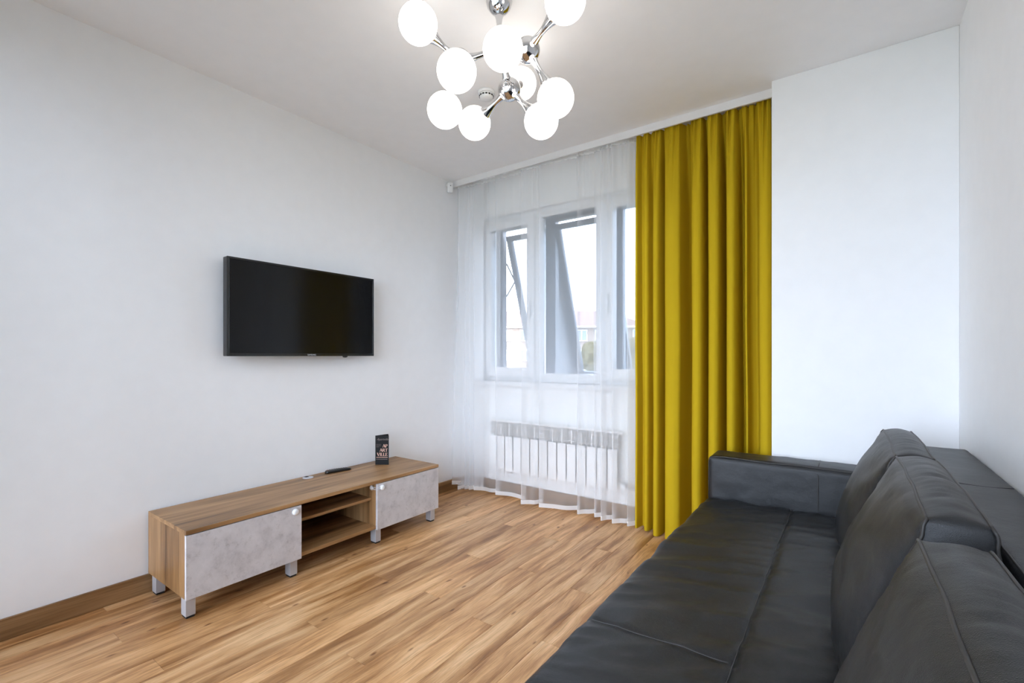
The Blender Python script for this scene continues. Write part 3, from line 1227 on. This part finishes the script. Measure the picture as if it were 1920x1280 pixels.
seat = link('seat', seat_mesh(), M['leather'], sofa, True)
tube('seam', [(2.6085, y_ / 50, ZS + .0045 + wr(2.6085, y_ / 50) + .0075 * math.sin(math.pi * (y_ / 50 - SY0) / (SY1 - SY0))) for y_ in range(20, 134)], .0016, M['thread'], seat, 6)
tube('seam', [(2.235 + k * .0125, 1.2315, ZS + .0015 + wr(2.235 + k * .0125, 1.2315) + .010 * math.sin(math.pi * min(1, (.03 + k * .0125) / .895 * 1.3))) for k in range(30)], .0014, M['thread'], seat, 6)


def soft_box(name, lo, hi, parent, n=(24, 24, 12), r=.02, puff=.006, wrk=.0025, seed=0):
    """upholstered block: subdivided cube, rounded edges, puffed faces, fine wrinkles"""
    lo, hi = Vector(lo), Vector(hi)
    c = (lo + hi) / 2
    h = (hi - lo) / 2
    bm = bmesh.new()
    vd = {}

    def vert(p):
        k = tuple(round(q, 5) for q in p)
        if k in vd:
            return vd[k]
        q = Vector([p[i] * h[i] for i in range(3)])
        inner = Vector([max(-h[i] + r, min(h[i] - r, q[i])) for i in range(3)])
        d = q - inner
        if d.length > 1e-9:
            q = inner + d.normalized() * r * (d.length / max(abs(d[0]), abs(d[1]), abs(d[2]))) ** 0
            # keep faces flat: clamp to the rounded shell
        nrm_ = d.normalized() if d.length > 1e-9 else Vector((0, 0, 0))
        a = (1 - p[0] ** 2), (1 - p[1] ** 2), (1 - p[2] ** 2)
        for i in range(3):
            if abs(abs(p[i]) - 1) < 1e-6:
                o1, o2 = a[(i + 1) % 3], a[(i + 2) % 3]
                q[i] += math.copysign(puff * max(0, o1 * o2) ** .5, p[i])
        w = noise.noise((q + c) * 9 + Vector((seed, 0, 0))) * .6 + noise.noise((q + c) * 23 + Vector((0, seed, 0))) * .4
        q += nrm_ * (w * wrk)
        v = bm.verts.new(q + c)
        vd[k] = v
        return v
    for ax in range(3):
        u, v = (ax + 1) % 3, (ax + 2) % 3
        for s in (-1, 1):
            for i in range(n[u]):
                for j in range(n[v]):
                    qs = []
                    for di, dj in ((0, 0), (1, 0), (1, 1), (0, 1)):
                        p = [0, 0, 0]
                        p[ax] = s
                        p[u] = -1 + 2 * (i + di) / n[u]
                        p[v] = -1 + 2 * (j + dj) / n[v]
                        qs.append(vert(tuple(p)))
                    bm.faces.new(qs)
    return from_bm(bm, name, M['leather'], parent, True)


# far arm, near arm, back
arm_f = soft_box('armrest', (2.212, SY1, .055), (SX1, 2.905, .628), sofa, (90, 22, 44), .022, .008, .003, 3)
tube('piping', [(2.214, SY1 + .010, .30), (2.214, SY1 + .010, .60), (2.222, SY1 + .012, .620), (2.245, SY1 + .010, .626)] +
     [(2.245 + k * .05, SY1 + .0085, .627 + .002 * math.sin(k)) for k in range(1, 20)], .0035, M['piping'], arm_f, 6)
tube('seam', [(2.715, SY1 - .0065 + .006 * (abs(z - .45) / .2) ** 2, z) for z in [.40 + .02 * k for k in range(11)]] + [(2.715, SY1 + .02, .633), (2.715, 2.80, .637), (2.715, 2.89, .632)], .0028, M['piping'], arm_f, 6)
soft_box('armrest', (2.212, SY0 - .205, .055), (SX1, SY0, .628), sofa, (90, 22, 44), .022, .008, .003, 8)
back = soft_box('backrest', (3.085, SY0 + .002, .26), (SX1, SY1 - .012, .785), sofa, (14, 110, 40), .012, .003, .0015, 5)
tube('piping', [(3.092, SY0 + .03 + k * .05, .7815) for k in range(46)], .0032, M['piping'], back, 6)
for ys in (1.955, 1.12):
    tube('seam', [(3.092 + k * .012, ys - .02 * math.sin(k / 11 * math.pi), .7865 + .0006) for k in range(12)], .0016, M['dark'], back, 6)


def cushion(name, y0, y1, seed, label, lean=0.0, zt=.852, dx=0.0):
    root = thing(name, label, 'cushion', (2.95, (y0 + y1) / 2, ZS), 'leather back cushions on the sofa')
    yc, hy = (y0 + y1) / 2, (y1 - y0) / 2
    zb = ZS + .014

    def shape(a, b, c):
        """a along the sofa, b up, c towards the room (+1 front)"""
        k = .07
        A = a * math.sqrt(1 - k * b * b)
        B = b * math.sqrt(1 - k * .9 * a * a)
        t = (B + 1) / 2
        half = .115 + (.046 - .115) * t ** 1.1
        xc_ = 2.950 + .058 * t + lean * (t - .5) + dx
        X = xc_ - c * half
        bul = max(0, (1 - a * a)) ** .6 * max(0, 1 - b * b) ** .55
        if c > 0:
            X -= c * .070 * bul * (1.25 - .45 * t)
        else:
            X -= c * .02 * bul
        Y = yc + A * hy
        Z = zb + t * (zt - zb)
        edge = max(0, 1 - c * c)
        # boxing faces puff outwards a little
        if abs(b) > .999:
            Z += math.copysign(.016 * edge * max(0, 1 - a * a) ** .4, b) if b > 0 else 0
        if abs(a) > .999:
            Y += math.copysign(.012 * edge * max(0, 1 - b * b) ** .4, a)
        P = Vector((X, Y, Z))
        # wrinkles
        w = .0045 * noise.noise(Vector((X * 5, Y * 6 + seed, Z * 6)))
        if abs(b) > .999:
            q = noise.noise(Vector((Y * 26 + seed * 3, X * 5, 2)))
            Z_ = .0045 * (1 - abs(q) * 2) * edge
            P.z += Z_
        else:
            rad_ = max(abs(a), abs(b))
            q = noise.noise(Vector((a * 2.5 + seed, b * 3.2, c)))
            q2 = noise.noise(Vector((a * 9 + b * 4 + seed, b * 9 - a * 3, c * 2)))
            P.x -= c * (.010 * q * (1 - rad_ * .4) + .0045 * (1 - abs(q2) * 2) * rad_ ** 3)
        P.x -= w
        return P
    bm = bmesh.new()
    vd = {}
    n = (40, 40, 12)

    def vert(p):
        kk = tuple(round(q, 5) for q in p)
        if kk not in vd:
            vd[kk] = bm.verts.new(shape(*p))
        return vd[kk]
    for ax in range(3):
        u, v = (ax + 1) % 3, (ax + 2) % 3
        for s in (-1, 1):
            for i in range(n[u]):
                for j in range(n[v]):
                    qs = []
                    for di, dj in ((0, 0), (1, 0), (1, 1), (0, 1)):
                        p = [0, 0, 0]
                        p[ax] = s
                        p[u] = -1 + 2 * (i + di) / n[u]
                        p[v] = -1 + 2 * (j + dj) / n[v]
                        qs.append(vert(tuple(p)))
                    bm.faces.new(qs)
    from_bm(bm, 'cover', M['leather'], root, True)
    for c in (1, -1):
        loop = []
        m = 40
        for i in range(m):
            loop.append(shape(-1 + 2 * i / m, 1, c))
        for i in range(m):
            loop.append(shape(1, 1 - 2 * i / m, c))
        for i in range(m):
            loop.append(shape(1 - 2 * i / m, -1, c))
        for i in range(m):
            loop.append(shape(-1, -1 + 2 * i / m, c))
        tube('piping', loop, .0034, M['piping'], root, 6, True)
    return root


cushion('back_cushion', 1.972, 2.678, 1.0, 'dark leather back cushion beside the far armrest, farthest along the sofa', zt=.850)
cushion('back_cushion', 1.215, 1.945, 4.0, 'middle of the three dark leather back cushions on the sofa', zt=.858)
cushion('back_cushion', .40, 1.15, 9.0, 'dark leather back cushion nearest the camera, cut by the frame edge', lean=-.01, zt=.842, dx=-.015)

# ------------------------------------------------------------------ outdoors
M['ground'] = plain('outdoor_ground', (.22, .23, .20), .9)
M['render_wall'] = plain('pale_render', (.34, .25, .20), .9)
M['roof'] = plain('red_roof_tiles', (.26, .15, .12), .9)
M['far_frame'] = plain('far_window_frame', (.85, .85, .85), .6)
M['far_glass'] = plain('far_window_glass', (.25, .28, .32), .2)
M['grey_wall'] = plain('grey_render', (.16, .165, .18), .9)
M['bark'] = plain('bark', (.10, .07, .05), .9)
M['leaf'] = plain('foliage', (.05, .065, .03), .9)
M['leaf2'] = plain('autumn_foliage', (.12, .09, .03), .9)

struct(box('ground', (-260, -200, -9.6), (200, 320, -9.0), M['ground']), 'grey ground far below the window')


def house(cx, cy, w, d, z_eave, z_ridge, yaw, label, wall, name, rows_=4, cols=10):
    R = Matrix.Translation((cx, cy, 0)) @ Matrix.Rotation(yaw, 4, 'Z')
    root = thing(name, label, 'building', (cx, cy, -9.0))
    bm = bmesh.new()
    add_box(bm, (-w / 2, 0, -9), (w / 2, d, z_eave))
    bm.transform(R)
    from_bm(bm, 'wall', wall, root)
    bm = bmesh.new()
    e = .5
    b = [bm.verts.new(p) for p in ((-w / 2 - e, -e, z_eave), (w / 2 + e, -e, z_eave), (w / 2 + e, d + e, z_eave), (-w / 2 - e, d + e, z_eave))]
    t = [bm.verts.new(p) for p in ((-w / 2 + d / 2, d / 2, z_ridge), (w / 2 - d / 2, d / 2, z_ridge))]
    for f in ((b[0], b[1], t[1], t[0]), (b[1], b[2], t[1]), (b[2], b[3], t[0], t[1]), (b[3], b[0], t[0]), (b[3], b[2], b[1], b[0])):
        bm.faces.new(f)
    bm.transform(R)
    from_bm(bm, 'roof', M['roof'], root)
    bm = bmesh.new()
    add_box(bm, (-w / 2 - .55, -.6, z_eave - .25), (w / 2 + .55, -.05, z_eave))
    bm.transform(R)
    from_bm(bm, 'gutter', M['far_frame'], root)
    for r_ in range(rows_):
        zt = z_eave - .55 - r_ * 3.0
        for c_ in range(cols):
            xx = -w / 2 + w * (c_ + .5) / cols
            bm = bmesh.new()
            for lo, hi in [((xx - .85, -.10, zt - 1.6), (xx - .70, .02, zt)), ((xx + .70, -.10, zt - 1.6), (xx + .85, .02, zt)),
                           ((xx - .70, -.10, zt - .15), (xx + .70, .02, zt)), ((xx - .9, -.16, zt - 1.75), (xx + .9, .02, zt - 1.6)),
                           ((xx - .08, -.10, zt - 1.6), (xx + .08, .02, zt - .15))]:
                add_box(bm, lo, hi)
            bm.transform(R)
            f = from_bm(bm, 'window', M['far_frame'], root)
            bm = bmesh.new()
            add_box(bm, (xx - .70, -.04, zt - 1.6), (xx + .70, .01, zt - .15))
            bm.transform(R)
            from_bm(bm, 'pane', M['far_glass'], f)
    return root


house(-36.0, 60.0, 34, 11, 5.6, 8.4, math.radians(33), 'pale apartment house with a red tiled roof seen through the left pane', M['render_wall'], 'apartment_house', 4, 12)
house(-22, 96.0, 18, 10, 3.2, 5.4, math.radians(15), 'grey house beyond the trees seen through the middle pane', M['grey_wall'], 'town_house', 3, 5)


def tree(cx, cy, top, rad_, mat, label, seed):
    root = thing('tree', label, 'tree', (cx, cy, -9.0), 'trees outside the window')
    lathe('trunk', (cx, cy, -9), (cx, cy, top - rad_), [(0, .35), (.6, .22), (1, .12)], M['bark'], root, 10)
    bm = bmesh.new()
    rnd = random.Random(seed)
    for k in range(16):
        c = Vector((cx, cy, top - rad_ * 1.15)) + Vector((rnd.uniform(-1, 1), rnd.uniform(-1, 1), rnd.uniform(-1, .75))) * rad_ * .62
        m = Matrix.Translation(c) @ Matrix.Scale(rad_ * rnd.uniform(.35, .55), 4)
        r_ = bmesh.ops.create_icosphere(bm, subdivisions=3, radius=1, matrix=m)
        for v in r_['verts']:
            d = (v.co - c)
            v.co = c + d * (1 + .35 * noise.noise(v.co * 1.9) + .25 * noise.noise(v.co * 4.5))
    from_bm(bm, 'crown', mat, root, False)


tree(-14.0, 40.0, 3.6, 3.0, M['leaf2'], 'yellowing tree outside, seen through the middle pane', 1)
tree(-8.6, 39.0, 2.6, 2.2, M['leaf'], 'green tree outside, right of the yellowing tree', 2)
tree(-3.4, 43.0, 1.6, 2.6, M['leaf'], 'low green tree outside, behind the mustard curtain edge', 3)
